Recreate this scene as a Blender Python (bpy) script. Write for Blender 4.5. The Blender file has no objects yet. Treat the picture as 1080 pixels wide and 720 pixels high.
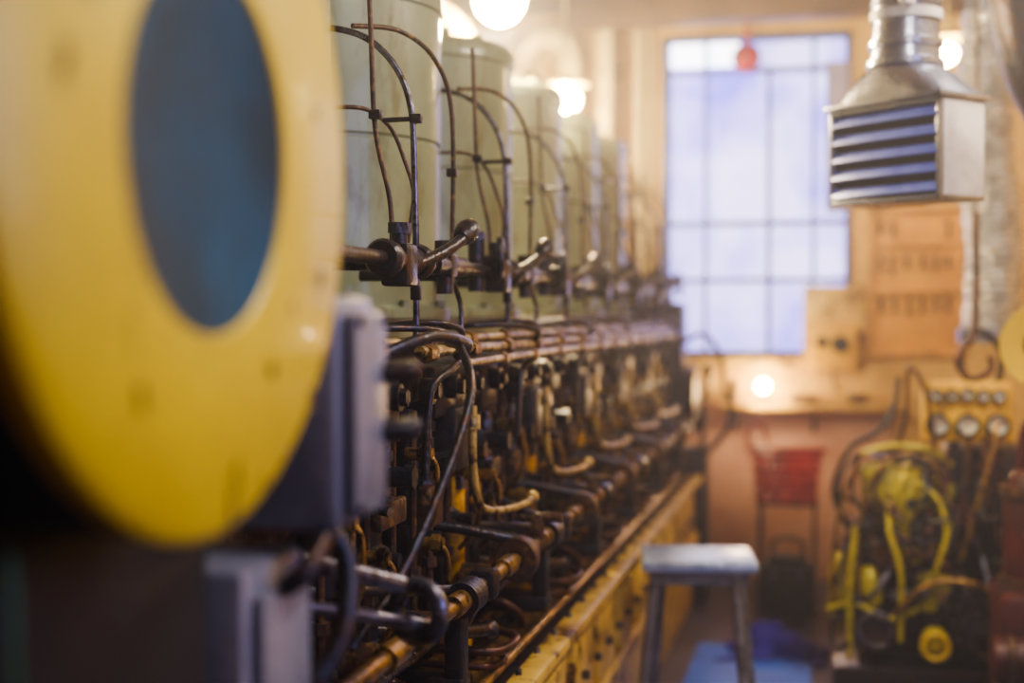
import bpy, bmesh, math, random
from mathutils import Vector, Matrix, noise
random.seed(7)
D=bpy.data; C=bpy.context
col=C.scene.collection
V=Vector
def lin(c):
    return tuple((x/12.92 if x<=.04045 else ((x+.055)/1.055)**2.4) for x in c)
def hexc(h):
    return lin((int(h[0:2],16)/255,int(h[2:4],16)/255,int(h[4:6],16)/255))
def mat(name,h1,h2=None,rough=.5,metal=0.,scale=6.,bump=.15,mix=(.45,.65),fine=60.,coat=0.,grime=None,gh='2a1c14',gs=None,spec=.5,stretch=None):
    m=D.materials.new(name); m.use_nodes=True; nt=m.node_tree; N=nt.nodes; L=nt.links
    b=N['Principled BSDF']; b.inputs['Metallic'].default_value=metal
    b.inputs['Coat Weight'].default_value=coat; b.inputs['Specular IOR Level'].default_value=spec
    tc=N.new('ShaderNodeTexCoord')
    n=N.new('ShaderNodeTexNoise'); n.inputs['Scale'].default_value=scale; n.inputs['Detail'].default_value=8; n.inputs['Roughness'].default_value=.62
    L.new(tc.outputs['Object'],n.inputs['Vector'])
    r=N.new('ShaderNodeValToRGB'); r.color_ramp.elements[0].position=mix[0]; r.color_ramp.elements[1].position=mix[1]
    c1=hexc(h1); c2=hexc(h2 or h1)
    r.color_ramp.elements[0].color=(*c1,1); r.color_ramp.elements[1].color=(*c2,1)
    L.new(n.outputs['Fac'],r.inputs['Fac'])
    out=r.outputs['Color']
    if grime is not None:
        g=N.new('ShaderNodeTexNoise'); g.inputs['Scale'].default_value=gs or scale*2.3; g.inputs['Detail'].default_value=10; g.inputs['Roughness'].default_value=.7
        mp=N.new('ShaderNodeMapping'); mp.inputs['Location'].default_value=(3.3,1.7,5.1); L.new(tc.outputs['Object'],mp.inputs['Vector']); L.new(mp.outputs['Vector'],g.inputs['Vector'])
        if stretch: mp.inputs['Scale'].default_value=stretch
        r2=N.new('ShaderNodeValToRGB'); r2.color_ramp.elements[0].position=grime; r2.color_ramp.elements[1].position=grime+.07
        L.new(g.outputs['Fac'],r2.inputs['Fac'])
        mx=N.new('ShaderNodeMix'); mx.data_type='RGBA'
        L.new(r2.outputs['Color'],mx.inputs['Factor']); L.new(out,mx.inputs['A']); mx.inputs['B'].default_value=(*hexc(gh),1)
        out=mx.outputs['Result']
    L.new(out,b.inputs['Base Color'])
    mr=N.new('ShaderNodeMapRange'); mr.inputs['To Min'].default_value=max(.05,rough-.15); mr.inputs['To Max'].default_value=min(1,rough+.15)
    L.new(n.outputs['Fac'],mr.inputs['Value']); L.new(mr.outputs['Result'],b.inputs['Roughness'])
    n2=N.new('ShaderNodeTexNoise'); n2.inputs['Scale'].default_value=fine; n2.inputs['Detail'].default_value=4
    L.new(tc.outputs['Object'],n2.inputs['Vector'])
    bp=N.new('ShaderNodeBump'); bp.inputs['Strength'].default_value=bump; bp.inputs['Distance'].default_value=.01
    L.new(n2.outputs['Fac'],bp.inputs['Height']); L.new(bp.outputs['Normal'],b.inputs['Normal'])
    return m
def emis(name,h,s,h2=None,scale=3):
    m=D.materials.new(name); m.use_nodes=True; nt=m.node_tree; N=nt.nodes; L=nt.links
    b=N['Principled BSDF']; b.inputs['Base Color'].default_value=(*hexc(h),1); b.inputs['Roughness'].default_value=.4
    b.inputs['Emission Strength'].default_value=s; b.inputs['Emission Color'].default_value=(*hexc(h),1)
    if h2:
        tc=N.new('ShaderNodeTexCoord'); n=N.new('ShaderNodeTexNoise'); n.inputs['Scale'].default_value=scale; n.inputs['Detail'].default_value=3
        L.new(tc.outputs['Object'],n.inputs['Vector'])
        r=N.new('ShaderNodeValToRGB'); r.color_ramp.elements[0].position=.38; r.color_ramp.elements[1].position=.62
        r.color_ramp.elements[0].color=(*hexc(h),1); r.color_ramp.elements[1].color=(*hexc(h2),1)
        L.new(n.outputs['Fac'],r.inputs['Fac']); L.new(r.outputs['Color'],b.inputs['Emission Color'])
    return m

class G:
    def __init__(s,name,loc=(0,0,0)):
        s.e=D.objects.new(name,None); s.e.empty_display_size=.1; s.e.location=loc; col.objects.link(s.e); s.loc=V(loc)
    def adopt(s,o):
        o.parent=s.e; o.matrix_parent_inverse=Matrix.Translation(-s.loc)
    def part(s,name,m,xf=None): return P(name,m,s,xf)
class P:
    def __init__(s,name,m,g=None,xf=None):
        s.n=name; s.m=m; s.g=g; s.bm=bmesh.new(); s.xf=xf
    def box(s,c,size,bev=.004,rot=None):
        M=Matrix.Translation(V(c))
        if rot: M=M@Matrix.Rotation(rot[2],4,'Z')@Matrix.Rotation(rot[1],4,'Y')@Matrix.Rotation(rot[0],4,'X')
        M=M@Matrix.Diagonal((*size,1))
        r=bmesh.ops.create_cube(s.bm,size=1,matrix=M)
        if bev>0:
            ed=set(e for v in r['verts'] for e in v.link_edges)
            bmesh.ops.bevel(s.bm,geom=list(ed),offset=min(bev,min(size)*.4),segments=2,affect='EDGES',profile=.5)
        return s
    def bb(s,x0,x1,y0,y1,z0,z1,bev=.004):
        return s.box(((x0+x1)/2,(y0+y1)/2,(z0+z1)/2),(abs(x1-x0),abs(y1-y0),abs(z1-z0)),bev)
    def cyl(s,p0,p1,r,r2=None,seg=20):
        p0=V(p0);p1=V(p1);d=p1-p0
        M=Matrix.Translation((p0+p1)/2)@d.to_track_quat('Z','Y').to_matrix().to_4x4()
        bmesh.ops.create_cone(s.bm,cap_ends=True,cap_tris=False,segments=seg,radius1=r,radius2=(r if r2 is None else r2),depth=d.length,matrix=M)
        return s
    def ball(s,c,r,sc=(1,1,1)):
        bmesh.ops.create_uvsphere(s.bm,u_segments=18,v_segments=12,radius=r,matrix=Matrix.Translation(V(c))@Matrix.Diagonal((*sc,1)))
        return s
    def lathe(s,prof,o=(0,0,0),ax=(0,0,1),seg=48,close=False):
        q=V(ax).to_track_quat('Z','Y').to_matrix().to_4x4(); M=Matrix.Translation(V(o))@q
        rings=[]
        for r,z in prof:
            rings.append([s.bm.verts.new(M@V((max(r,1e-4)*math.cos(2*math.pi*i/seg),max(r,1e-4)*math.sin(2*math.pi*i/seg),z))) for i in range(seg)])
        n=len(rings)
        for k in range(n if close else n-1):
            a=rings[k]; b=rings[(k+1)%n]
            for i in range(seg):
                j=(i+1)%seg; s.bm.faces.new((a[i],a[j],b[j],b[i]))
        return s
    def torus(s,c,R,r,ax=(0,0,1),seg=36,rs=10):
        prof=[(R+r*math.cos(2*math.pi*k/rs),r*math.sin(2*math.pi*k/rs)) for k in range(rs)]
        return s.lathe(prof,c,ax,seg,True)
    def tube(s,pts,r,smooth=True,seg=10,res=7):
        pts=[V(p) for p in pts]
        if smooth and len(pts)>2:
            q=[]; n=len(pts)
            for i in range(n-1):
                a=pts[max(i-1,0)];b=pts[i];c=pts[i+1];d=pts[min(i+2,n-1)]
                for k in range(res):
                    t=k/res
                    q.append(.5*((2*b)+(c-a)*t+(2*a-5*b+4*c-d)*t*t+(3*b-a-3*c+d)*t**3))
            q.append(pts[-1]); pts=q
        n=len(pts); up=None; rings=[]
        for i,p in enumerate(pts):
            t=(pts[min(i+1,n-1)]-pts[max(i-1,0)])
            if t.length<1e-7: t=V((0,0,1))
            t.normalize()
            if up is None:
                up=t.orthogonal().normalized()
            else:
                up=(up-t*up.dot(t)); up.normalize()
            b=t.cross(up)
            rings.append([s.bm.verts.new(p+r*(up*math.cos(2*math.pi*k/seg)+b*math.sin(2*math.pi*k/seg))) for k in range(seg)])
        for a,b in zip(rings,rings[1:]):
            for k in range(seg):
                j=(k+1)%seg; s.bm.faces.new((a[k],a[j],b[j],b[k]))
        s.bm.faces.new(rings[0][::-1]); s.bm.faces.new(rings[-1])
        return s
    def hexnut(s,c,r,h,ax=(1,0,0)):
        a=V(ax).normalized(); c=V(c); return s.cyl(c,c+a*h,r,seg=6)
    def done(s,ys=None):
        bmesh.ops.recalc_face_normals(s.bm,faces=s.bm.faces)
        me=D.meshes.new(s.n)
        if s.xf: s.bm.transform(s.xf)
        s.bm.to_mesh(me); s.bm.free()
        for p in me.polygons: p.use_smooth=True
        try: me.set_sharp_from_angle(angle=math.radians(38))
        except Exception: pass
        me.materials.append(s.m)
        out=[]
        for y in (ys or [0]):
            o=D.objects.new(s.n,me); o.location=(0,y,0); col.objects.link(o)
            if s.g: s.g.adopt(o)
            out.append(o)
        return out[0]

# ---------------- materials
M_jacket=mat('jacket_grey_green','9aa083','7c8464',.34,0,2.5,.05,(.35,.7),coat=.3,grime=.53,gh='6a6846',gs=6,stretch=(1,1,.25))
M_jacket2=mat('jacket_band','9a9876','6c6848',.4,0,5,.05,grime=.6,gh='5a4a30')
M_dark=mat('dark_oily_steel','35343f','3c2820',.32,.6,14,.35,grime=.55,gh='50301f')
M_steel=mat('worn_steel','7c7a8c','403a44',.3,.85,20,.2,grime=.54,gh='3c281e')
M_iron=mat('black_iron','252533','34241f',.4,.4,10,.35,grime=.56,gh='50301f')
M_brass=mat('oily_brass','aa8442','543e22',.33,.7,12,.25,grime=.52,gh='32211a')
M_copper=mat('copper_brown','643e2e','36241e',.4,.55,14,.2,grime=.54)
M_rust=mat('rusty_brown','54362a','282020',.5,.3,16,.35,grime=.54,gh='7a5a2f')
M_cream=mat('cream_enamel','dcb850','a6803a',.38,0,5,.12,(.42,.66),grime=.54,gh='5a3c20')
M_creampipe=mat('cream_pipe','d8c68a','a88f58',.4,0,8,.12,(.5,.72),grime=.64,gh='6a5030')
M_railpipe=mat('tarnished_rail_pipe','bea25e','664a2e',.33,.35,12,.2,(.44,.62),grime=.52,gh='3a2418')
M_yellowcol=mat('yellow_column','d09a20','80601c',.42,0,10,.15,(.5,.7),grime=.58,gh='3a2412')
M_yellow=mat('yellow_paint','e2c01c','c8a212',.42,0,5,.08,(.4,.75),coat=.06,grime=.58,gh='92702c',gs=4,stretch=(1,1.6,.7))
M_signal=mat('signal_yellow_box','eab804','c89804',.45,0,5,.05)
M_chip=mat('chipped_paint','58431f','32281c',.6,0,30,.2)
M_teal=mat('teal_enamel','012a3a','02425a',.5,0,4,.04,spec=.25)
M_grey=mat('grey_hammered_box','8c8a9a','686472',.36,.35,7,.15,grime=.62,gh='3a3038')
M_navy=mat('dark_navy_casing','14131f','1d1820',.5,.2,4,.1)
M_wall=mat('wall_cream_paint','d6ae54','b08a3c',.6,0,1.6,.08,grime=.60,gh='98702c',gs=3)
M_wallpink=mat('wall_peach_cream','dcb094','bf8868',.6,0,2.5,.08)
M_ceil=mat('ceiling_brown','6e5238','4c3626',.6,0,2,.1)
M_wood=mat('wood_beam','684a2c','463020',.55,0,5,.2)
M_alu=mat('galvanised_sheet','b0b3cc','8286a0',.28,.85,5,.08)
M_white=mat('white_enamel','e4dfe0','bdb4b6',.4,0,6,.06)
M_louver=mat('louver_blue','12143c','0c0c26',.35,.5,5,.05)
M_louverb=mat('louver_blade','7c8cf8','5060e0',.35,.1,6,.05)
M_foil=mat('crinkled_foil','e8e6ea','a4a2a8',.3,.6,14,1.0,fine=22)
M_red=mat('red_paint','c4161e','7a0e16',.4,0,7,.08)
M_darkred=mat('dark_red_machine','501c22','2c1216',.45,.1,7,.15)
M_olive=mat('olive_yellow_tank','d0c01c','80761c',.33,.1,6,.1,grime=.58,gh='4a421c')
M_blue=mat('blue_mat','3c78f4','2c5cd0',.5,0,3,.1)
M_purple=mat('purple_cloth','3a26aa','241868',.8,0,9,.2)
M_stool=mat('scuffed_stool_top','c0cef0','8494bc',.33,.2,7,.1,(.4,.6),grime=.6,gh='5a5660')
M_stoolleg=mat('stool_leg_paint','84828c','544e56',.4,.4,9,.1)
M_black=mat('black_rubber','18171e','262024',.45,0,8,.1)
M_dial=mat('dial_face','f0ece0','d8d2c2',.4,0,8,.02)
M_frame=mat('window_frame_blue','444c94','343a6c',.5,0,6,.05)
M_framel=mat('window_muntin','7078c4','5c64ac',.5,0,6,.05)
M_board=mat('tool_board_yellow','d89c0c','b88010',.5,0,4,.05)
M_green=mat('green_hose','3f8a5a','2b5c44',.4,0,6,.05)
M_lamp=emis('lamp_glass_warm','ffdf9a',130)
M_lampw=emis('tube_glass_warm','ffe2ae',9)
M_pane=emis('frosted_pane','5850d8',3.6,'ccc2ee',1.9)
M_panew=emis('vent_pane','e6ecff',6)

def floor_mat():
    m=mat('checker_plate','3e3e5c','52506c',.32,.6,3,.2,grime=.6,gh='3a2a24')
    nt=m.node_tree; N=nt.nodes; L=nt.links
    w=N.new('ShaderNodeTexVoronoi'); w.inputs['Scale'].default_value=32; w.feature='F1'
    tc=[n for n in N if n.type=='TEX_COORD'][0]; L.new(tc.outputs['Object'],w.inputs['Vector'])
    bp=[n for n in N if n.type=='BUMP'][0]; L.new(w.outputs['Distance'],bp.inputs['Height']); bp.inputs['Strength'].default_value=.5
    return m
M_floor=floor_mat()

# ---------------- room
def shell(name,m,x0,x1,y0,y1,z0,z1): return P(name,m).bb(x0,x1,y0,y1,z0,z1,0).done()
XL,XR,YF,YB,ZC=-2.9,1.6,-2.0,7.6,3.02
shell('floor',M_floor,XL-.1,XR+.1,YF-.1,YB+.2,-.1,0)
shell('ceiling',M_ceil,XL-.1,XR+.1,YF-.1,YB+.2,ZC,ZC+.1)
shell('wall_left',M_wall,XL-.1,XL,YF,YB,0,ZC)
shell('wall_right',M_wall,XR,XR+.1,YF,YB,0,ZC)
shell('wall_front',M_wall,XL,XR,YF-.1,YF,0,ZC)
WX0,WX1,WZ0,WZ1=-.90,.08,1.17,2.86
w=P('wall_back',M_wall)
w.bb(XL,WX0,YB,YB+.15,0,ZC,0); w.bb(WX1,XR,YB,YB+.15,0,ZC,0); w.bb(WX0,WX1,YB,YB+.15,WZ1,ZC,0); w.bb(WX0,WX1,YB,YB+.15,0,WZ0,0)
w.done()
P('trim_1',M_wallpink).bb(-.88,.30,YB-.012,YB,.0,.93,.002).done()
P('trim_2',M_cream).bb(-.95,.12,YB-.05,YB,WZ0-.06,WZ0,.004).done()
g=G('window_1',(-.4,YB,2))
p=g.part('frame',M_frame)
p.bb(WX0,WX0+.04,YB-.02,YB+.09,WZ0,WZ1); p.bb(WX1-.03,WX1,YB-.02,YB+.09,WZ0,WZ1); p.bb(WX0,WX1,YB-.02,YB+.09,WZ1-.03,WZ1); p.bb(WX0,WX1,YB-.02,YB+.09,WZ0,WZ0+.03)
p.bb(WX0,WX1,YB-.015,YB+.04,1.86,1.885); p.bb(WX0,WX1,YB-.015,YB+.04,1.56,1.585)
p.bb(-.35,-.328,YB-.02,YB+.05,WZ0,WZ1-.18)
p.done()
p=g.part('muntins',M_framel)
for x in (-.68,-.12): p.bb(x,x+.02,YB,YB+.05,WZ0,WZ1)
p.bb(WX0,WX1,YB-.0,YB+.05,2.66,2.69)
p.done()
g.part('panes',M_pane).bb(WX0+.01,WX1-.01,YB+.06,YB+.07,WZ0,WZ1-.01,0).done()
g.part('ventilator_pane',M_panew).bb(-.86,-.5,YB+.035,YB+.045,2.71,2.83,0).done()
p=g.part('side_curtain',mat('curtain_lilac','a49cc8','847ab0',.8))
for k in range(4):
    p.tube([(-.03+.028*k,YB-.03+.012*(k%2),WZ0+.75),(-.03+.028*k,YB-.03+.012*(k%2),2.7)],.017,False,8)
p.done()
g=G('ceiling_beam',(0,6,2.9))
p=g.part('beams',M_wood)
p.bb(-1.3,XR,6.95,7.1,2.82,ZC); p.bb(-1.3,XR,5.6,5.75,2.88,ZC); p.bb(XL,.0,4.0,4.15,2.92,ZC)
p.done()
p=P('alarm_bell',M_red); p.lathe([(0.0,0),(.06,0),(.075,.02),(.065,.06),(.035,.085),(0,.09)],(-.45,YB-.11,2.72),(0,-1,0)); p.bb(-.49,-.41,YB-.12,YB-.03,2.68,2.76); p.cyl((-.45,YB-.06,2.76),(-.45,YB-.06,ZC),.01); p.done()

# ---------------- ENGINE
E=G('marine_diesel_engine',(-1.3,4,0))
U=[0,.8,1.6,2.4,3.2,4.0]
B=2.55
Uc=[0,.8,1.6,2.4,3.2,4.0]
Y0,Y1=1.9,6.95
p=E.part('crankcase',M_rust); p.bb(-1.75,-1.0,Y0,Y1,.62,1.36,.01); p.done()
p=E.part('top_deck',M_jacket2); p.bb(-1.75,-.93,Y0,Y1,1.33,1.39,.008); p.done()
p=E.part('bed_plate',M_cream); p.bb(-1.8,-.66,Y0,Y1,.0,.58,.01)
p.bb(-.68,-.62,Y0,Y1,.585,.615,.006)
p.bb(-.66,-.635,Y0,Y1,.30,.34,.004)
for k in range(12):
    y=1.95+k*.4
    p.bb(-.67,-.64,y,y+.28,.36,.55,.006)
p.done()
p=E.part('bed_rails',M_brass)
p.bb(-.775,-.745,Y0,Y1,.60,.635,.006); p.bb(-.87,-.85,Y0,Y1,.6,.64,.006); p.cyl((-.71,Y0,.625),(-.71,Y1,.625),.012)
p.done()
p=E.part('bed_gutter',M_dark); p.bb(-1.0,-.63,Y0,Y1,.575,.598,.002); p.bb(-.945,-.91,Y0,Y1,.59,.68,.004); p.done()
p=E.part('bed_bolts',M_steel)
for k in range(24):
    y=2.0+k*.2
    p.hexnut((-.81,y,.598),.014,.02,(0,0,1)); p.hexnut((-.665,y,.615),.008,.012,(0,0,1))
    p.hexnut((-.64,y+.05,.455),.012,.02,(1,0,0))
p.done()
c=(-1.25,B,0)
SE=1.81
prof=[(0,1.38),(.325,1.38),(.325,1.41),(.30,1.42),(.30,SE-.005),(.294,SE-.002),(.294,SE+.004),(.302,SE+.007),(.302,2.13),(.31,2.135),(.31,2.17),(.295,2.19),(.22,2.20),(.0,2.21)]
p=E.part('cylinder_jacket',M_jacket); p.lathe(prof,c,seg=64); p.done(Uc)
p=E.part('jacket_flange_bolts',M_jacket2)
for k in range(12):
    a=k*math.pi/6; p.hexnut((c[0]+.312*math.cos(a),c[1]+.312*math.sin(a),1.41),.012,.02,(0,0,1))
for k in range(8):
    a=k*math.pi/4; p.hexnut((c[0]+.2*math.cos(a),c[1]+.2*math.sin(a),2.195),.018,.035,(0,0,1))
p.done(Uc)
p=E.part('exhaust_elbow',M_creampipe)
p.tube([(-1.3,B,2.18),(-1.3,B,2.34),(-1.36,B,2.44),(-1.5,B,2.5),(-1.8,B,2.5)],.06,seg=16)
p.cyl((-1.3,B,2.19),(-1.3,B,2.22),.085); p.done(Uc)
p=E.part('exhaust_manifold',M_creampipe); p.cyl((-1.85,Y0,2.5),(-1.85,6.95,2.5),.13,seg=32); p.done()
p=E.part('jacket_filler',M_jacket)
p.bb(-1.7,-1.33,Y0,Y1,1.38,2.0,.01); p.done()
SX,SZ=-.80,1.50
p=E.part('indicator_shaft',M_dark)
p.cyl((SX,1.9,SZ),(SX,6.9,SZ),.014)
p.done()
y=B+.02
p=E.part('valve_body',M_dark)
p.cyl((SX,y-.10,SZ),(SX,y+.12,SZ),.026); p.lathe([(0,0),(.03,0),(.036,.01),(.034,.035),(0,.035)],(SX,y-.11,SZ),(0,1,0),24)
p.lathe([(0,0),(.03,0),(.036,.01),(.034,.035),(0,.035)],(SX,y+.10,SZ),(0,1,0),24)
p.box((SX,y,SZ-.01),(.055,.07,.08),.008)
p.cyl((SX-.18,y,SZ),(SX,y,SZ),.02); p.lathe([(0,0),(.045,0),(.045,.02),(0,.02)],(SX-.17,y,SZ),(1,0,0),24)
p.cyl((SX,y,SZ),(SX,y,SZ+.07),.016); p.hexnut((SX,y,SZ+.05),.022,.02,(0,0,1))
p.cyl((SX,y+.32,SZ-.06),(SX,y+.32,SZ+.03),.018)
p.box((SX,y+.32,SZ),(.045,.05,.05),.006)
p.cyl((SX,y+.22,SZ),(SX,y+.46,SZ),.022)
p.hexnut((SX,y+.32,SZ+.03),.022,.022,(0,0,1))
p.cyl((SX-.2,y+.36,SZ-.02),(SX,y+.36,SZ-.02),.012)
p.done(U)
p=E.part('cock_handle',M_dark)
p.tube([(SX+.01,y+.06,SZ-.01),(SX+.05,y+.16,SZ+.025),(SX+.07,y+.24,SZ+.06)],.0125)
p.lathe([(0,0),(.016,0),(.021,.012),(.025,.035),(.020,.055),(0,.058)],(SX+.062,y+.215,SZ+.05),(.15,.8,.42),20)
p.done(U)
p=E.part('valve_handwheel',M_dark)
hc=V((SX+.035,B+.70,SZ+.03))
p.torus(hc,.042,.009,(1,.25,0),28,8); p.lathe([(0,-.01),(.014,-.01),(.014,.012),(0,.012)],hc,(1,.25,0),16)
for k in range(5):
    a=k*2*math.pi/5
    p.cyl(hc,hc+V((-.25*math.cos(a)*.04*.97,math.cos(a)*.04*.97,math.sin(a)*.04)),.005,seg=8)
p.cyl(hc,(SX-.02,B+.69,SZ+.02),.008); p.cyl((SX-.02,B+.69,SZ-.05),(SX-.02,B+.69,SZ+.07),.02); p.hexnut((SX-.02,B+.69,SZ+.07),.024,.02,(0,0,1))
p.done(U)
p=E.part('fuel_pipe_steel',M_steel)
yb=B+.13
p.tube([(SX,yb,1.33),(SX,yb,1.5),(SX-.003,yb-.0,1.68),(SX-.01,yb,1.80),(SX-.04,yb,1.88),(SX-.10,yb,1.94),(SX-.18,yb,1.965),(SX-.27,yb,1.97)],.0068)
p.tube([(SX+.01,yb+.3,1.34),(SX+.01,yb+.3,1.42),(SX-.005,yb+.25,1.49)],.006)
p.done(U)
p=E.part('fuel_pipe_copper',M_rust)
p.tube([(SX-.03,y+.05,1.53),(SX-.035,y+.05,1.62),(SX-.06,y+.04,1.75),(SX-.065,y+.03,1.92),(SX-.07,y+.03,2.05)],.005)
p.tube([(SX-.12,y+.08,1.96),(SX-.06,y+.20,1.97),(SX-.02,y+.32,1.93),(SX-.0,y+.38,1.82),(SX,y+.38,1.54)],.0052)
p.tube([(SX-.02,y+.12,1.54),(SX-.02,y+.15,1.60),(SX-.03,y+.19,1.65),(SX-.045,y+.19,1.70),(SX-.07,y+.17,1.77),(SX-.1,y+.1,1.80),(SX-.16,y+.06,1.80)],.0045)
p.done(U)
p=E.part('pipe_clips',M_dark)
p.cyl((SX-.07,yb+.01,1.78),(SX+.012,yb+.0,1.78),.005,seg=8); p.box((SX,yb,1.78),(.024,.02,.018),.003); p.box((SX-.06,y+.04,1.78),(.024,.02,.018),.003)
p.box((SX,yb,1.44),(.02,.02,.03),.003)
p.box((SX-.0,y+.38,1.7),(.022,.02,.018),.003)
p.done(U)
p=E.part('lube_oil_rail',M_railpipe)
p.tube([(-.74,2.5,1.328),(-.74,2.9,1.327),(-.745,3.6,1.322),(-.74,6.4,1.322),(-.8,6.6,1.33)],.0115)
p.tube([(-.775,1.9,1.345),(-.775,3.0,1.345),(-.77,6.5,1.345)],.010)
p.tube([(-.715,2.75,1.30),(-.72,4.6,1.30),(-.72,6.6,1.30)],.009)
p.done()
p=E.part('rail_unions',M_brass)
for k in range(14):
    yy=2.2+k*.33
    p.cyl((-.74,yy,1.324),(-.74,yy+.05,1.324),.018,seg=6); p.cyl((-.775,yy+.12,1.345),(-.775,yy+.16,1.345),.017,seg=6)
    if yy>2.7: p.cyl((-.717,yy+.2,1.30),(-.717,yy+.23,1.30),.014,seg=6)
p.done()
p=E.part('rail_feed_loops',M_dark)
p.tube([(-.74,y+.15,1.33),(-.72,y+.1,1.355),(-.76,y+.02,1.37),(-.85,y-.04,1.37),(-.94,y-.05,1.36)],.007)
p.tube([(-.79,y+.4,1.34),(-.76,y+.3,1.365),(-.80,y+.22,1.38),(-.93,y+.2,1.37)],.007)
p.tube([(-.74,y+.25,1.31),(-.73,y+.12,1.29),(-.745,y+.02,1.25),(-.75,y+.0,1.1)],.008)
p.done(U)
p=E.part('pump_rack',M_iron)
p.bb(-1.0,-.86,1.9,Y1,1.20,1.30,.01)
p.done()
p=E.part('rack_brackets',M_iron)
for dy,wd,z_ in ((-.28,.14,1.19),(-.05,.16,1.17),(.17,.10,1.22),(.36,.16,1.18)):
    p.bb(-.88,-.80-.01*(wd<.15),B+dy-wd/2,B+dy+wd/2,z_,1.29,.012)
    p.cyl((-.80,B+dy,1.245),(-.775,B+dy,1.245),.026); p.hexnut((-.78,B+dy,1.245),.016,.018)
p.bb(-.85,-.78,B+.36,B+.48,1.06,1.2,.01)
p.done(U)
p=E.part('pump_bodies',M_iron)
for dy,w_ in ((-.22,.05),(.02,.06),(.30,.045)):
    yy=B+dy
    p.lathe([(0,1.20),(w_*.8,1.2),(w_*.8,1.12),(w_,1.11),(w_,1.07),(w_*.7,1.06),(w_*.7,.96),(w_*.95,.95),(w_*.95,.91),(w_*.6,.90),(w_*.6,.78),(w_*.9,.77),(w_*.9,.70),(0,.70)],(-.88,yy,0),seg=24)
    p.cyl((-.88,yy,1.09),(-.79,yy,1.09),.02); p.hexnut((-.79,yy,1.09),.024,.02)
    p.cyl((-1.0,yy,.93),(-.80,yy,.93),.016)
p.box((-.94,B+.18,.95),(.08,.1,.3),.01)
p.done(U)
p=E.part('pump_studs',M_rust)
for dy in (-.3,-.14,-.06,.1,.24,.36):
    p.cyl((-.84,B+dy,.68),(-.84,B+dy,1.2),.008,seg=8)
    p.hexnut((-.84,B+dy,1.15),.016,.02,(0,0,1)); p.hexnut((-.84,B+dy,.86),.016,.02,(0,0,1))
p.box((-.82,B+.02,1.02),(.02,.16,.05),.006)
p.box((-.82,B+.30,1.0),(.03,.10,.09),.008)
p.cyl((-.82,B-.24,.8),(-.76,B-.24,.8),.035); p.cyl((-.82,B+.1,.79),(-.74,B+.1,.79),.03)
p.done(U)
p=E.part('pump_steel_rods',M_steel)  # bare steel rods and nuts on the pump bodies
for dy in (-.22,.02,.3):
    p.cyl((-.83,B+dy,1.0),(-.83,B+dy,1.16),.012); p.hexnut((-.83,B+dy,1.03),.019,.022,(0,0,1)); p.hexnut((-.83,B+dy,1.12),.017,.02,(0,0,1))
p.cyl((-.98,B+.16,.83),(-.70,B+.05,.80),.011); p.cyl((-.98,B-.02,1.06),(-.78,B-.1,1.04),.01)
p.cyl((-.80,B-.35,.73),(-.80,B+.3,.73),.012)
p.done(U)
p=E.part('yellow_column',M_yellowcol)
p.cyl((-.86,B+.60,.66),(-.86,B+.60,1.2),.034); p.cyl((-.86,B+.60,.62),(-.86,B+.60,.68),.05)
p.done(U)
p=E.part('brass_fittings',M_brass)
for dy,zz in ((-.12,.96),(.16,1.12),(.24,.93),(-.30,1.05),(.70,1.02)):
    p.cyl((-.83,B+dy,zz),(-.775,B+dy,zz),.013); p.hexnut((-.80,B+dy,zz),.019,.018); p.tube([(-.785,B+dy,zz),(-.77,B+dy+.01,zz-.03),(-.775,B+dy+.02,zz-.12),(-.82,B+dy+.03,zz-.18)],.0055)
p.done(U)
p=E.part('drain_pipe',M_railpipe)
p.tube([(-.76,B+.42,1.20),(-.76,B+.42,1.08),(-.755,B+.44,1.0),(-.75,B+.50,.965),(-.73,B+.62,.95),(-.71,B+.74,.95),(-.71,B+.80,.955)],.0092,seg=12)
p.cyl((-.76,B+.42,1.15),(-.76,B+.42,1.18),.017,seg=6)
p.lathe([(0,0),(.013,0),(.016,.02),(.010,.022)],(-.71,B+.79,.954),(0,1,.06),16)
p.done(U)
p=E.part('control_shaft',M_brass)
p.cyl((-.68,1.9,.86),(-.68,6.8,.86),.0155)
for k in range(12): p.cyl((-.68,2.1+.4*k,.86),(-.68,2.18+.4*k,.86),.022)
p.done()
p=E.part('shaft_cam_discs',M_rust)
yd=B+.50
p.lathe([(.02,-.02),(.046,-.02),(.05,-.015),(.05,.015),(.046,.02),(.02,.02)],(-.68,yd,.86),(0,1,0),32)
p.lathe([(.015,-.012),(.036,-.012),(.036,.012),(.015,.012)],(-.68,yd+.07,.86),(0,1,0),32)
p.box((-.68,yd+.22,.885),(.03,.03,.09),.008); p.cyl((-.72,yd+.22,.92),(-.62,yd+.22,.92),.012)
p.done(U)
p=E.part('control_links',M_dark)
p.tube([(-.68,yd,.90),(-.80,yd-.05,.93),(-1.0,yd-.08,.95)],.013,False)
p.tube([(-.68,yd+.22,.92),(-.8,yd+.22,.97),(-1.0,yd+.22,.99)],.011,False)
p.tube([(-.68,yd-.30,.86),(-.72,yd-.30,.78),(-.85,yd-.3,.74),(-1.0,yd-.3,.72)],.014,False)
p.box((-.68,yd-.30,.86),(.055,.05,.06),.01)
p.tube([(-.90,B-.3,.93),(-.74,B-.1,.90),(-.69,B+.1,.865)],.011,False)
p.tube([(-.90,B+.0,.80),(-.76,B+.12,.77),(-.70,B+.32,.74)],.014,False)
p.ball((-.70,B+.32,.74),.022)
p.done(U)
p=E.part('bearing_brackets',M_iron)
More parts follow.
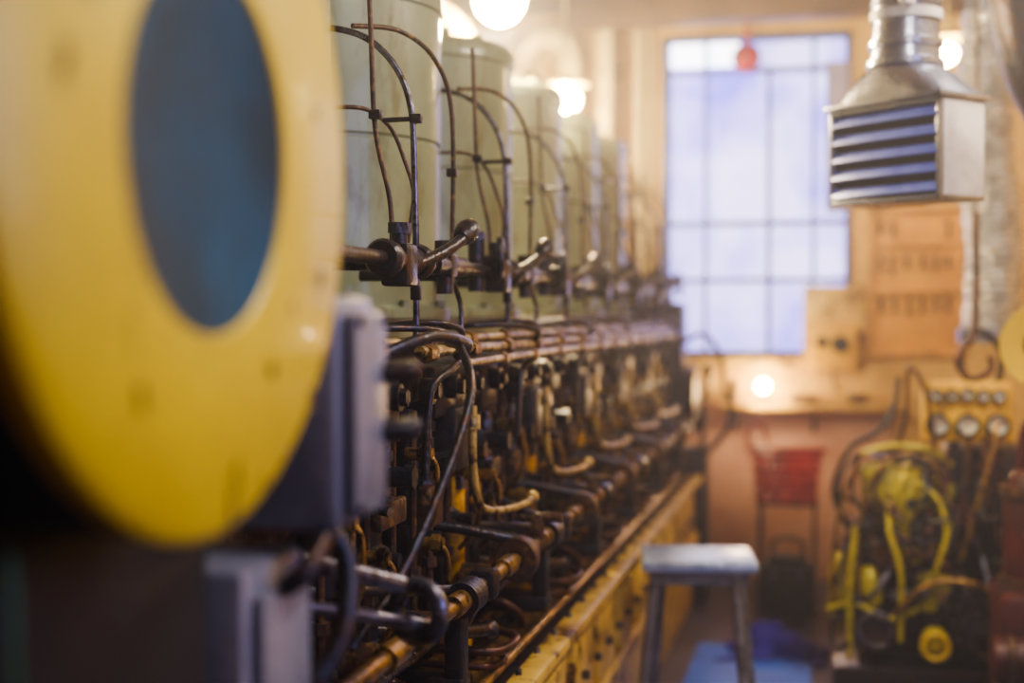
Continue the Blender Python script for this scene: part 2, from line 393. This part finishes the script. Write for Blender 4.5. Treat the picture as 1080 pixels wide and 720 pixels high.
p.box((-.70,B+.06,.78),(.035,.06,.2),.008); p.box((-.76,B+.06,.69),(.16,.07,.04),.008); p.cyl((-.68,B+.02,.86),(-.68,B+.10,.86),.034)
p.done(U)
p=E.part('copper_drain_loops',M_copper)
p.tube([(-.90,B+.30,.70),(-.78,B+.30,.70),(-.69,B+.34,.69),(-.67,B+.42,.69),(-.69,B+.50,.69),(-.78,B+.53,.70),(-.9,B+.53,.72)],.010)
p.tube([(-.90,B+.34,.66),(-.78,B+.34,.655),(-.71,B+.37,.65),(-.695,B+.43,.65),(-.72,B+.49,.65),(-.82,B+.5,.65)],.008)
p.tube([(-.9,B-.05,.74),(-.8,B-.05,.72),(-.74,B-.02,.68),(-.74,B+.02,.64)],.01)
p.done(U)
p=E.part('near_hoses',M_dark)
p.tube([(-.70,2.55,1.345),(-.64,2.42,1.335),(-.60,2.33,1.26),(-.62,2.22,1.12),(-.66,2.1,.98),(-.70,2.0,.9)],.008)
p.tube([(-.72,2.2,1.33),(-.66,2.3,1.36),(-.65,2.5,1.345),(-.70,2.62,1.32)],.010)
p.done()
p=E.part('end_casing',M_iron)
p.bb(-1.5,-.72,6.95,7.15,.3,1.45,.02); p.bb(-.9,-.6,6.9,7.1,.0,.75,.02)
p.lathe([(.0,0),(.12,0),(.14,.02),(.14,.06),(0,.07)],(-.72,7.02,1.0),(1,0,0),32)
p.done()
p=E.part('end_levers',M_steel)
p.tube([(-.62,6.9,.7),(-.60,6.75,.95),(-.58,6.72,1.12)],.014); p.ball((-.58,6.72,1.13),.025)
p.tube([(-.62,6.95,.7),(-.50,6.9,.85),(-.47,6.85,1.05)],.014); p.ball((-.47,6.85,1.06),.022)
p.tube([(-.72,6.8,1.25),(-.6,6.7,1.3),(-.52,6.7,1.2),(-.5,6.75,1.0)],.012)
p.done()

g=G('ventilation_pipe',(-1.4,7.25,2))
p=g.part('riser',M_creampipe)
p.cyl((-1.36,7.25,1.3),(-1.36,7.25,2.5),.06)
p.tube([(-1.62,7.25,2.0),(-1.62,7.25,2.6),(-1.60,7.25,2.74),(-1.50,7.25,2.83),(-1.38,7.25,2.80),(-1.34,7.25,2.66),(-1.34,7.25,2.0)],.065,seg=20)
p.cyl((-1.34,7.25,2.28),(-1.34,7.25,2.33),.085)
p.cyl((-1.16,7.3,1.3),(-1.16,7.3,3.02),.045)
p.done()
g=G('wall_distribution_box',(-1.2,7.5,2))
g.part('cabinet',M_cream).bb(-1.28,-1.06,7.4,7.6,1.7,2.2,.01).done()
g.part('cabinet_door',M_white).bb(-1.26,-1.08,7.385,7.40,1.72,2.18,.006).done()
g.part('conduits',M_creampipe).cyl((-1.02,7.54,1.2),(-1.02,7.54,3.02),.025).cyl((-.96,7.55,1.2),(-.96,7.55,3.02),.014).done()

# ---------------- foreground control stand
g=G('engine_control_stand',(-.8,1.2,0))
cx,cy,cz=-.5,1.095,1.536
R,r=.324,.155
p=g.part('yellow_ring',M_yellow)
p.lathe([(r,-.03),(r,-.003),(r+.003,0),(R-.012,0),(R,-.008),(R,-.03)],(cx,cy,cz),(1,0,0),96,True); p.done()
p=g.part('dial_drum',M_navy)
p.lathe([(0,-.25),(R-.03,-.25),(R-.005,-.22),(R-.005,-.03),(r+.02,-.03)],(cx,cy,cz),(1,0,0),96); p.done()
p=g.part('teal_dish',M_teal)
p.lathe([(r+.002,-.003),(r-.012,-.005),(r-.05,-.012),(r-.1,-.016),(0,-.017)],(cx,cy,cz),(1,0,0),96); p.done()
p=g.part('chipped_patches',M_chip)
rr=random.Random(5)
for (dy,dz,s) in ((-.20,.10,.011),(.03,-.30,.018),(.12,-.19,.007),(.17,-.13,.007),(.235,.06,.006),(-.235,.03,.011),(.04,-.275,.011),(.16,.2,.007),(-.13,-.2,.008),(.245,-.1,.008),(.22,-.22,.009),(-.18,.18,.008),(-.22,.14,.007),(.10,-.29,.009)):
    ang=rr.uniform(0,6); el=rr.uniform(.4,1.0)
    vs=[]
    for k in range(13):
        a=ang+k*2*math.pi/13; q=s*rr.uniform(.35,1.4)
        vs.append(p.bm.verts.new((cx+.0012,cy+dy+q*math.cos(a)*el,cz+dz+q*math.sin(a)*1.5)))
    p.bm.faces.new(vs)
p.done()
p=g.part('pedestal',M_navy)
p.bb(-1.5,-.62,.75,1.36,0,1.30,.03); p.bb(-.9,-.62,.9,1.3,1.2,1.5,.02)
p.bb(-1.8,-1.2,.5,1.6,0,2.0,.03)
p.done()
p=g.part('green_cable',M_green); p.tube([(-.6,.95,1.22),(-.59,.94,1.1),(-.59,.95,.9)],.004); p.done()
p=g.part('box_housing',M_grey); p.bb(-.70,-.535,1.49,1.63,1.155,1.42,.018); p.bb(-.535,-.517,1.505,1.615,1.17,1.40,.008); p.done()
p=g.part('box_cap',M_steel); p.cyl((-.585,1.50,1.415),(-.585,1.50,1.445),.017); p.cyl((-.585,1.50,1.44),(-.585,1.50,1.452),.014); p.done()
p=g.part('cable_glands',M_dark)
for z in (1.33,1.26):
    p.cyl((-.52,1.63,z),(-.50,1.67,z),.013); p.cyl((-.53,1.60,z),(-.49,1.62,z),.013)
for (yy,z) in ((1.515,1.39),(1.605,1.39),(1.515,1.18),(1.605,1.18)): p.hexnut((-.518,yy,z),.006,.005)
p.done()
p=g.part('pump_body',M_grey); p.bb(-.78,-.60,1.38,1.56,.0,1.13,.012); p.bb(-.60,-.585,1.40,1.54,.8,1.10,.006); p.done()
p=g.part('elbow_pipe',M_dark); p.tube([(-.62,1.63,1.16),(-.58,1.64,1.1),(-.57,1.6,1.02),(-.6,1.55,.95)],.014); p.tube([(-.585,1.45,1.1),(-.56,1.46,1.12),(-.555,1.52,1.16)],.012); p.done()
p=E.part('lever_rods',M_steel); p.cyl((-.72,1.84,1.06),(-.62,2.0,1.0),.014); p.cyl((-.75,1.84,1.0),(-.6,2.05,.93),.011)
p.torus((-.61,2.05,.95),.04,.014,(.3,1,0)); p.done()

# ---------------- duct vent
W,Dp=.375,.18
ang=math.radians(12.77-56)
corner=V((.257,3.749,0))
Rz=Matrix.Rotation(ang,4,'Z')
org=corner-(Rz@V((W,0,0)))
X=Matrix.Translation(org)@Rz
z0,z1=1.69,1.95
g=G('air_supply_duct',(org.x,org.y,1.8))
p=g.part('diffuser_box',M_alu,X)
p.bb(0,W,.03,Dp,z0,z1,.003); p.bb(0,.012,0,.03,z0,z1,.002); p.bb(W-.012,W,0,.03,z0,z1,.002); p.bb(0,W,0,.03,z0,z0+.012,.002); p.bb(0,W,0,.03,z1-.014,z1,.002)
p.bb(-.012,W+.012,-.012,Dp+.012,z1,z1+.012,.002)
p.done()
g.part('side_panel',M_white,X).bb(W,W+.004,.012,Dp-.01,z0+.01,z1-.008,.002).done()
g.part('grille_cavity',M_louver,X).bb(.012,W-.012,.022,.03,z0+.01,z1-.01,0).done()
p=g.part('louver_blades',M_louverb,X)
for k in range(5):
    zz=z0+.034+k*.048; p.box((W/2,.006,zz),(W-.02,.030,.005),.002,(math.radians(58),0,0))
p.done()
p=g.part('transition',M_alu,X)
bm=p.bm
cxx,cyy=W/2,Dp/2
def ring(hw,hd,z,rf):
    out=[]
    for i in range(32):
        a=2*math.pi*(i+.5)/32; ca,sa=math.cos(a),math.sin(a)
        sq=1/max(abs(ca),abs(sa)); k=sq*(1-rf)+rf
        out.append(bm.verts.new((cxx+hw*ca*k,cyy+hd*sa*k,z)))
    return out
rs=[ring(W/2,Dp/2,z1+.012,0),ring(W/2-.02,Dp/2,z1+.03,.1),ring(.115,.095,z1+.085,.6),ring(.095,.09,z1+.10,1)]
for a,b in zip(rs,rs[1:]):
    for i in range(32): bm.faces.new((a[i],a[(i+1)%32],b[(i+1)%32],b[i]))
p.lathe([(.095,z1+.10),(.102,z1+.105),(.102,z1+.118),(.093,z1+.122),(.09,z1+.15),(.098,z1+.155),(.098,z1+.17),(.089,z1+.174),(.085,z1+.22)],(cxx,cyy,0))
p.tube([(cxx,cyy,z1+.2),(cxx,cyy,z1+.45),(cxx+.03,cyy+.05,z1+.7),(cxx+.05,cyy+.1,3.02)],.085,seg=28)
for zz in (.27,.42,.57): p.torus((cxx,cyy,z1+zz),.087,.006)
p.done()
g.part('clamp_and_highlight',M_white,X).lathe([(.090,z1+.225),(.094,z1+.225),(.094,z1+.25),(.090,z1+.25)],(cxx,cyy,0),close=True).bb(cxx+.06,cxx+.085,cyy-.10,cyy-.06,z1+.25,z1+.5,.004).done()  # clamp ring, plus a white upright strip that paints a highlight on the duct

g=G('exhaust_trunk_pipe',(.6,4.8,2.4))
p=g.part('trunk',M_dark); p.tube([(.57,4.9,3.02),(.58,4.9,2.6),(.63,4.9,2.28),(.72,4.95,2.08),(.88,5.1,1.98),(1.6,5.3,1.93)],.12,seg=28); p.torus((.577,4.9,2.65),.125,.014,(0,0,1)); p.done()

g=G('flexible_foil_duct',(.6,6,1.7))
p=g.part('foil_hose',M_foil)
seg=40; rings=[]; z=1.33; k=0
while z<2.6:
    rw=.104 if k%2 else .113
    ringv=[]
    for i in range(seg):
        a=2*math.pi*i/seg; q=rw+.012*noise.noise(V((math.cos(a)*3,math.sin(a)*3,z*22)))
        ringv.append(p.bm.verts.new((.60+q*math.cos(a)+.02*math.sin(z*5),5.95+q*math.sin(a),z)))
    rings.append(ringv); z+=.014; k+=1
for a,b in zip(rings,rings[1:]):
    for i in range(seg): p.bm.faces.new((a[i],a[(i+1)%seg],b[(i+1)%seg],b[i]))
p.done()
g.part('collar',M_alu).lathe([(.10,1.28),(.12,1.28),(.12,1.34),(.10,1.34)],(.60,5.95,0),close=True).cyl((.60,5.95,2.55),(.60,5.95,3.02),.1).done()

# ---------------- back wall fittings
g=G('tool_board',(.4,7.55,1.55))
g.part('board',M_board).bb(.18,.63,7.56,7.6,1.19,1.93,.004).done()
p=g.part('board_rim',M_yellowcol); p.bb(.17,.19,7.53,7.6,1.18,1.94); p.bb(.62,.64,7.53,7.6,1.18,1.94); p.bb(.17,.64,7.53,7.6,1.92,1.94); p.bb(.17,.64,7.53,7.6,1.18,1.20); p.bb(.19,.62,7.535,7.56,1.74,1.755); p.bb(.19,.62,7.535,7.56,1.50,1.515); p.done()
p=g.part('hanging_tools',M_black)
for row,z in enumerate((1.86,1.68,1.47)):
    for k in range(6):
        x=.23+k*.068+random.uniform(-.01,.01); h=random.uniform(.04,.08)
        if random.random()<.2: continue
        p.cyl((x,7.545,z),(x,7.545,z-h),.007,seg=8); p.torus((x,7.545,z),.010,.005,(0,1,0),14,6); p.box((x,7.545,z-h),(.026,.01,.02),.003)
p.done()
g=G('wall_telephone_box',(0,7.5,1.3))
g.part('backboard',M_cream).bb(-.16,.15,7.57,7.6,1.10,1.54,.004).done()
g.part('body',M_signal).bb(-.13,.11,7.47,7.57,1.11,1.34,.015).done()
p=g.part('round_button',M_black); p.cyl((.03,7.475,1.24),(.03,7.45,1.24),.045); p.cyl((-.06,7.475,1.25),(-.06,7.46,1.25),.03); p.tube([(.0,7.5,1.12),(.0,7.5,1.03),(.03,7.52,1.0)],.008); p.done()
g=G('wall_shelf',(-.3,7.5,.9))
g.part('shelf_board',M_cream).bb(-.58,.34,7.44,7.585,.90,.935,.005).done()
p=g.part('shelf_brackets',M_dark)
for x in (-.5,-.1,.28): p.tube([(x,7.58,.78),(x,7.5,.87),(x,7.46,.90)],.008)
p.done()
p=g.part('shelf_clutter',M_rust); p.cyl((-.52,7.52,.935),(-.52,7.52,.99),.03); p.box((-.15,7.52,.955),(.14,.08,.04),.006); p.box((.12,7.52,.96),(.1,.08,.05),.006); p.done()
g.part('lamp_base',M_brass).cyl((-.36,7.5,.935),(-.36,7.5,.96),.045).cyl((-.36,7.5,.95),(-.36,7.5,1.0),.01).done()
g.part('lamp_bulb',M_lamp).ball((-.36,7.5,1.02),.034).done()
l=D.lights.new('shelf_bulb_light','POINT'); l.energy=13; l.color=(1,.70,.38); l.shadow_soft_size=.04
o=D.objects.new('shelf_bulb_light',l); o.location=(-.36,7.36,1.0); col.objects.link(o); g.adopt(o)
g=G('red_plastic_crate',(-.2,7.1,.6))
p=g.part('crate',M_red)
x0,x1,y0,y1=-.37,-.08,7.0,7.24
for k in range(4):
    z=.50+k*.062
    t=.0+.01*k
    p.bb(x0-t,x1+t,y0-t,y0-t+.012,z,z+.034,.003); p.bb(x0-t,x1+t,y1,y1+.012,z,z+.034,.003); p.bb(x0-t,x0-t+.012,y0,y1,z,z+.034,.003); p.bb(x1+t-.012,x1+t,y0,y1,z,z+.034,.003)
for x in (x0,x0+.09,x0+.18,x1-.012): p.bb(x,x+.014,y0-.03,y0,.48,.73,.003)
p.bb(x0,x1,y0,y1,.48,.495)
p.bb(x0-.05,x1+.05,y0-.045,y0-.02,.73,.755,.004)
p.tube([(x0-.02,y0-.02,.74),(x0-.04,y0-.02,.82),(x0+.03,y0-.02,.86),(x0+.06,y0-.02,.76)],.01)
p.done()
p=g.part('stand',M_rust)
for x in (-.36,-.10):
    for yy in (7.02,7.2): p.bb(x,x+.02,yy,yy+.02,0,.48)
p.bb(-.37,-.07,7.01,7.23,.46,.48)
p.done()
g=G('toolbox',(-.2,6.8,.1))
p=g.part('case',M_black); p.bb(-.34,-.08,6.72,6.88,0,.22,.01); p.bb(-.30,-.12,6.74,6.86,.22,.26,.01); p.tube([(-.28,6.8,.25),(-.27,6.8,.33),(-.15,6.8,.33),(-.14,6.8,.25)],.009); p.done()
g.part('latches',M_steel).bb(-.29,-.26,6.71,6.72,.15,.21,.002).bb(-.16,-.13,6.71,6.72,.15,.21,.002).done()
g=G('oil_can',(-.05,7.2,.2))
p=g.part('can',M_rust); p.lathe([(0,0),(.07,0),(.075,.01),(.075,.2),(.05,.25),(.02,.28),(.012,.34),(0,.34)],(.08,7.25,0)); p.tube([(.08,7.25,.32),(.08,7.2,.4),(.06,7.12,.46)],.008); p.torus((.16,7.25,.14),.05,.008,(0,1,0)); p.done()

# ---------------- stool
sx,sy,sz=-.41,4.42,.655
g=G('metal_stool',(sx,sy,0))
p=g.part('seat',M_stool)
rot=math.radians(8)
p.box((sx,sy,sz-.018),(.35,.32,.036),.016,(0,0,rot)); p.done()
p=g.part('apron',M_stoolleg); p.box((sx,sy,sz-.055),(.30,.25,.045),.006,(0,0,rot)); p.done()
p=g.part('legs',M_stoolleg)
for a,b in ((-1,-1),(1,-1),(-1,1),(1,1)):
    p0=V((sx+a*.12,sy+b*.095,sz-.05)); p1=V((sx+a*.175,sy+b*.15,0))
    p.tube([p0,p1],.017,False,12)
    p.cyl(p1,p1+V((0,0,.02)),.022)
for zz,k in ((.18,.165),):
    q=[V((sx+a*k,sy+b*k*.85,zz)) for a,b in ((-1,-1),(1,-1),(1,1),(-1,1))]
    for i in range(4): p.cyl(q[i],q[(i+1)%4],.009)
p.done()

# ---------------- floor things
P('floor_mat',M_blue).bb(-.55,-.08,3.2,6.0,0,.014,.004).done()
P('floor_grating',M_dark).bb(.1,1.3,3.4,4.6,0,.02,.004).done()
me=D.meshes.new('purple_rag'); bm=bmesh.new(); bmesh.ops.create_grid(bm,x_segments=60,y_segments=60,size=.5)
for v in bm.verts:
    x,y_=v.co.x,v.co.y; rr_=math.sqrt(x*x+y_*y_)*2
    n1=noise.noise(V((x*5,y_*5,1))); n2=noise.noise(V((x*12,y_*12,4)))
    h=.12*max(0,1-rr_**1.4)+(.07*abs(n1)+.035*abs(n2))*max(0,1-rr_*.7)
    ed=1+.45*noise.noise(V((x*3.3,y_*3.3,9)))
    v.co=V((x*.36*ed,y_*.30*ed,max(.002,h)))
bm.to_mesh(me); bm.free()
for pp in me.polygons: pp.use_smooth=True
me.materials.append(M_purple); o=D.objects.new('purple_rag',me); o.location=(-.24,5.86,.014); col.objects.link(o)

# ---------------- right machine
g=G('air_compressor_unit',(.35,5.6,0))
p=g.part('skid',M_dark); p.bb(.0,.78,5.35,5.95,0,.10,.01); p.done()
p=g.part('tanks',M_olive)
def vt(x,y,z0,z1,r): p.lathe([(0,z0),(r*.7,z0+.01),(r,z0+.04),(r,z1-.06),(r*.75,z1-.02),(r*.3,z1),(0,z1)],(x,y,0),seg=28)
vt(.27,5.48,.46,.84,.065); vt(.03,5.48,.22,.50,.05); vt(.40,5.5,.5,.8,.05); vt(.13,5.43,.30,.46,.05)
p.bb(.10,.24,5.42,5.50,.62,.84,.02); p.bb(.30,.42,5.40,5.5,.30,.44,.02)
p.ball((.36,5.36,.21),.05)
p.done()
p=g.part('motor_block',M_iron)
p.bb(.08,.62,5.55,5.9,.1,.55,.02); p.bb(.14,.44,5.62,5.9,.5,.85,.02); p.bb(.42,.70,5.55,5.9,.3,.9,.02)
for k in range(7): p.lathe([(0,0),(.08,0),(.08,.01),(0,.01)],(.14,5.50,.48+k*.022),seg=24)
p.cyl((.50,5.35,.28),(.50,5.55,.28),.10); p.cyl((.15,5.36,.24),(.15,5.5,.24),.08)
p.done()
p=g.part('flanges',M_steel)
p.cyl((.50,5.33,.28),(.50,5.35,.28),.05); p.torus((.15,5.35,.24),.06,.010,(0,1,0)); p.torus((.33,5.38,.60),.04,.008,(.3,1,0))
p.cyl((.12,5.40,.58),(.12,5.40,.72),.02); p.cyl((.34,5.40,.52),(.34,5.40,.66),.018); p.cyl((.20,5.38,.36),(.34,5.38,.38),.018)
for k in range(8):
    a=k*math.pi/4; p.hexnut((.5+.08*math.cos(a),5.345,.28+.08*math.sin(a)),.01,.015,(0,-1,0))
p.done()
p=g.part('pipework',M_brass)
p.tube([(.10,5.4,.1),(.09,5.38,.5),(.12,5.37,.75),(.2,5.38,.86),(.3,5.4,.88),(.38,5.4,.8),(.39,5.42,.5)],.010)
p.tube([(.22,5.33,.3),(.3,5.3,.40),(.42,5.3,.44),(.56,5.31,.40),(.62,5.35,.3)],.013)
p.tube([(.02,5.42,.2),(.0,5.4,.45),(.03,5.42,.7),(.1,5.45,.83),(.18,5.5,.85)],.009)
p.tube([(.45,5.35,.5),(.5,5.33,.7),(.56,5.35,.92),(.57,5.38,1.0)],.009)
p.done()
p=g.part('yellow_pipework',M_olive)
p.tube([(.06,5.38,.12),(.06,5.36,.40),(.08,5.36,.62)],.012); p.tube([(.24,5.36,.2),(.24,5.34,.45),(.20,5.35,.6),(.2,5.4,.7)],.010)
p.tube([(-.02,5.40,.30),(.08,5.36,.33),(.2,5.36,.28),(.3,5.36,.32)],.010)
p.tube([(.36,5.36,.46),(.40,5.34,.6),(.37,5.36,.72),(.30,5.38,.78)],.010)
p.tube([(.1,5.42,.88),(.2,5.4,.91),(.34,5.4,.90),(.42,5.45,.84)],.012)
p.done()
rnd=random.Random(11)
for nm,mm,cnt in (('small_lines_black',M_black,16),('small_lines_copper',M_copper,12),('small_lines_steel',M_steel,9),('small_lines_red',M_darkred,6)):
    p=g.part(nm,mm)
    for k in range(cnt):
        x=rnd.uniform(.02,.6); z=rnd.uniform(.2,.8)
        pts=[V((x,rnd.uniform(5.35,5.5),z))]
        for j in range(4):
            q=pts[-1]; pts.append(V((min(.68,max(0,q.x+rnd.uniform(-.10,.10))),rnd.uniform(5.33,5.48),min(.9,max(.14,q.z+rnd.uniform(-.16,.16))))))
        p.tube(pts,rnd.uniform(.006,.010),seg=8,res=5)
        p.cyl(pts[0]-V((0,.015,0)),pts[0]+V((0,.03,0)),.02)
    p.done()
p=g.part('hoses_black',M_black)
p.tube([(.05,5.45,.6),(-.0,5.4,.75),(.06,5.4,.9),(.16,5.45,.96),(.22,5.5,1.05),(.24,5.6,1.15)],.011)
p.tube([(.64,5.45,.2),(.68,5.35,.5),(.66,5.33,.8),(.66,5.4,.95)],.013)
p.tube([(.50,5.5,1.1),(.45,5.45,1.25),(.52,5.45,1.33),(.6,5.5,1.25),(.58,5.5,1.1)],.013)
p.done()
p=g.part('copper_lines',M_copper)
p.tube([(.36,5.4,.9),(.33,5.4,1.1),(.27,5.42,1.2),(.26,5.5,1.0),(.2,5.5,.8)],.009)
p.tube([(.48,5.42,.95),(.46,5.38,.7),(.42,5.37,.55)],.008); p.tube([(.53,5.42,.95),(.55,5.36,.7),(.6,5.37,.5)],.008)
p.done()
p=g.part('handwheel',M_yellow); p.torus((.36,5.30,.20),.045,.01,(0,1,0)); p.cyl((.36,5.3,.2),(.36,5.4,.2),.012); p.done()
g.part('gauge_panel',M_signal).bb(.315,.635,5.42,5.47,.93,1.15,.012).done()
g.part('panel_post',M_iron).bb(.41,.45,5.47,5.5,.5,1.1).bb(.53,.57,5.47,5.5,.5,1.1).done()
bez=g.part('gauge_bezels',M_black); fc=g.part('gauge_faces',M_dial); nd=g.part('gauge_needles',M_red)
for (x,z,rr_) in ((.37,.99,.040),(.475,.99,.040),(.58,.99,.040),(.365,1.10,.022),(.42,1.10,.022),(.475,1.105,.022),(.53,1.10,.022),(.585,1.10,.022)):
    bez.lathe([(rr_*.8,0),(rr_*1.1,0),(rr_*1.1,.02),(rr_*.8,.024)],(x,5.42,z),(0,-1,0),28,True)
    fc.cyl((x,5.42,z),(x,5.406,z),rr_*.82,seg=28)
    a=random.uniform(.3,2.8); nd.cyl((x,5.404,z),(x+rr_*.6*math.cos(a),5.404,z+rr_*.6*math.sin(a)),.0025,seg=6)
bez.done();fc.done();nd.done()
g=G('boiler_feed_pump',(.75,4.9,0))
p=g.part('casing',M_darkred); p.bb(.52,.95,4.75,5.12,0.02,.50,.03); p.lathe([(0,.5),(.12,.5),(.13,.55),(.13,.80),(.10,.88),(0,.9)],(.68,4.95,0)); p.cyl((.50,4.74,.3),(.8,4.74,.3),.07); p.done()
g.part('pump_pipes',M_darkred).tube([(.68,4.95,.88),(.68,4.95,.98),(.65,4.95,1.03),(.61,4.95,.98),(.60,4.95,.5)],.018).cyl((.64,4.8,.5),(.60,4.72,.7),.018).done()
g.part('pump_flanges',M_rust).cyl((.68,4.95,.5),(.68,4.95,.53),.15).cyl((.68,4.95,.80),(.68,4.95,.83),.145).torus((.55,4.72,.3),.07,.012,(1,0,0)).done()
wx=.62
g.part('valve_wheel_rim',M_yellow).lathe([(.055,0),(.055,.012),(.125,.02),(.13,.0),(.125,-.01)],(wx,4.6,1.30),(-.5,-1,0),40,True).done()
g.part('valve_wheel_hub',M_teal).lathe([(0,0),(.055,0),(.055,.008),(0,.01)],(wx,4.6,1.30),(-.5,-1,0)).done()
g.part('valve_stem',M_iron).cyl((wx,4.6,1.30),(.68,4.72,1.30),.02).cyl((.68,4.72,.02),(.68,4.72,1.45),.022).done()
g=G('lifting_hook',(.5,5.2,1.3)); g.part('hook',M_copper).tube([(.48,5.2,1.75),(.48,5.2,1.35),(.44,5.2,1.28),(.42,5.2,1.22),(.47,5.2,1.17),(.53,5.2,1.2),(.53,5.2,1.25)],.012).cyl((.48,5.2,1.7),(.48,5.2,3.02),.006).done()

# ---------------- lamps
def lamp(name,loc,power,rad=.05,color=(1,.78,.42),soft=.06):
    g=G(name,loc); x,y,z=loc
    g.part('bulb',M_lamp).ball(loc,rad).done()
    p=g.part('shade',M_creampipe); p.lathe([(.03,.11),(.05,.09),(.11,.07),(.115,.065)],(x,y,z)); p.cyl((x,y,z+.1),(x,y,ZC),.008); p.done()
    l=D.lights.new(name+'_light','POINT'); l.energy=power; l.color=color; l.shadow_soft_size=soft
    o=D.objects.new(name+'_light',l); o.location=(x,y,z-.1); col.objects.link(o); g.adopt(o)
lamp('pendant_lamp',(-1.12,4.75,2.47),290,.09)
lamp('pendant_lamp',(-1.26,6.7,2.42),85,.075)
lamp('pendant_lamp',(.5,6.9,2.6),8,.05)
def area(name,loc,size,power,color,rot,g=None):
    l=D.lights.new(name,'AREA'); l.shape='RECTANGLE'; l.size=size[0]; l.size_y=size[1]; l.energy=power; l.color=color
    o=D.objects.new(name,l); o.location=loc; o.rotation_euler=rot; col.objects.link(o)
    if g: g.adopt(o)
g=G('unseen_tube_fixture',(.6,1.6,2.9)); g.part('housing',M_white).bb(.5,.7,1.0,2.3,2.94,3.02,.006).done(); g.part('tube',M_lampw).cyl((.6,1.05,2.92),(.6,2.25,2.92),.018).done()
area('tube_light',(.6,1.65,2.88),(.15,1.2),32,(1,.93,.8),(0,math.radians(25),0),g)
g=G('unseen_tube_fixture',(.95,3.9,2.9)); g.part('housing',M_white).bb(.87,1.03,3.2,4.5,2.94,3.02,.006).done(); g.part('tube',M_lampw).cyl((.95,3.3,2.92),(.95,4.4,2.92),.018).done()  # added out of view to brighten the compressor, stool and aisle
area('tube_light',(.95,3.85,2.88),(.12,1.1),48,(1,.87,.66),(0,math.radians(25),0),g)
g=G('added_fill_window',(XR,1.2,1.9))  # added window, out of view, made to carry a bluish fill
g.part('frame',M_frame).bb(XR-.03,XR,.4,.46,1.3,2.5).bb(XR-.03,XR,2.0,2.06,1.3,2.5).bb(XR-.03,XR,.4,2.06,2.44,2.5).bb(XR-.03,XR,.4,2.06,1.3,1.36).bb(XR-.03,XR,1.21,1.25,1.3,2.5).done()
g.part('panes',emis('side_pane','7a84e8',1.0)).bb(XR-.012,XR-.004,.44,2.02,1.33,2.47,0).done()
area('side_fill_light',(XR-.05,1.23,1.9),(1.1,1.5),26,(.40,.46,1),(0,math.radians(90),0),g)  # bluish fill for blue highlights on louvers and dial

w=D.worlds.new('World'); C.scene.world=w; w.use_nodes=True
nt=w.node_tree
nt.nodes['Background'].inputs[0].default_value=(.35,.28,.6,1); nt.nodes['Background'].inputs[1].default_value=.4
vs=nt.nodes.new('ShaderNodeVolumeScatter'); vs.inputs['Color'].default_value=(.93,.9,1,1); vs.inputs['Density'].default_value=.022; vs.inputs['Anisotropy'].default_value=.55
nt.links.new(vs.outputs['Volume'],nt.nodes['World Output'].inputs['Volume'])
try: C.scene.view_settings.look='AgX - Medium High Contrast'
except Exception as e: print(e)

cam=D.cameras.new('Camera'); co=D.objects.new('Camera',cam); col.objects.link(co)
co.location=(0,0,1.4); co.rotation_euler=(math.radians(90-1.15),0,math.radians(12.77))
cam.lens=50; cam.sensor_width=36; cam.clip_start=.05
cam.dof.use_dof=True; cam.dof.focus_distance=2.7; cam.dof.aperture_fstop=1.35
C.scene.camera=co
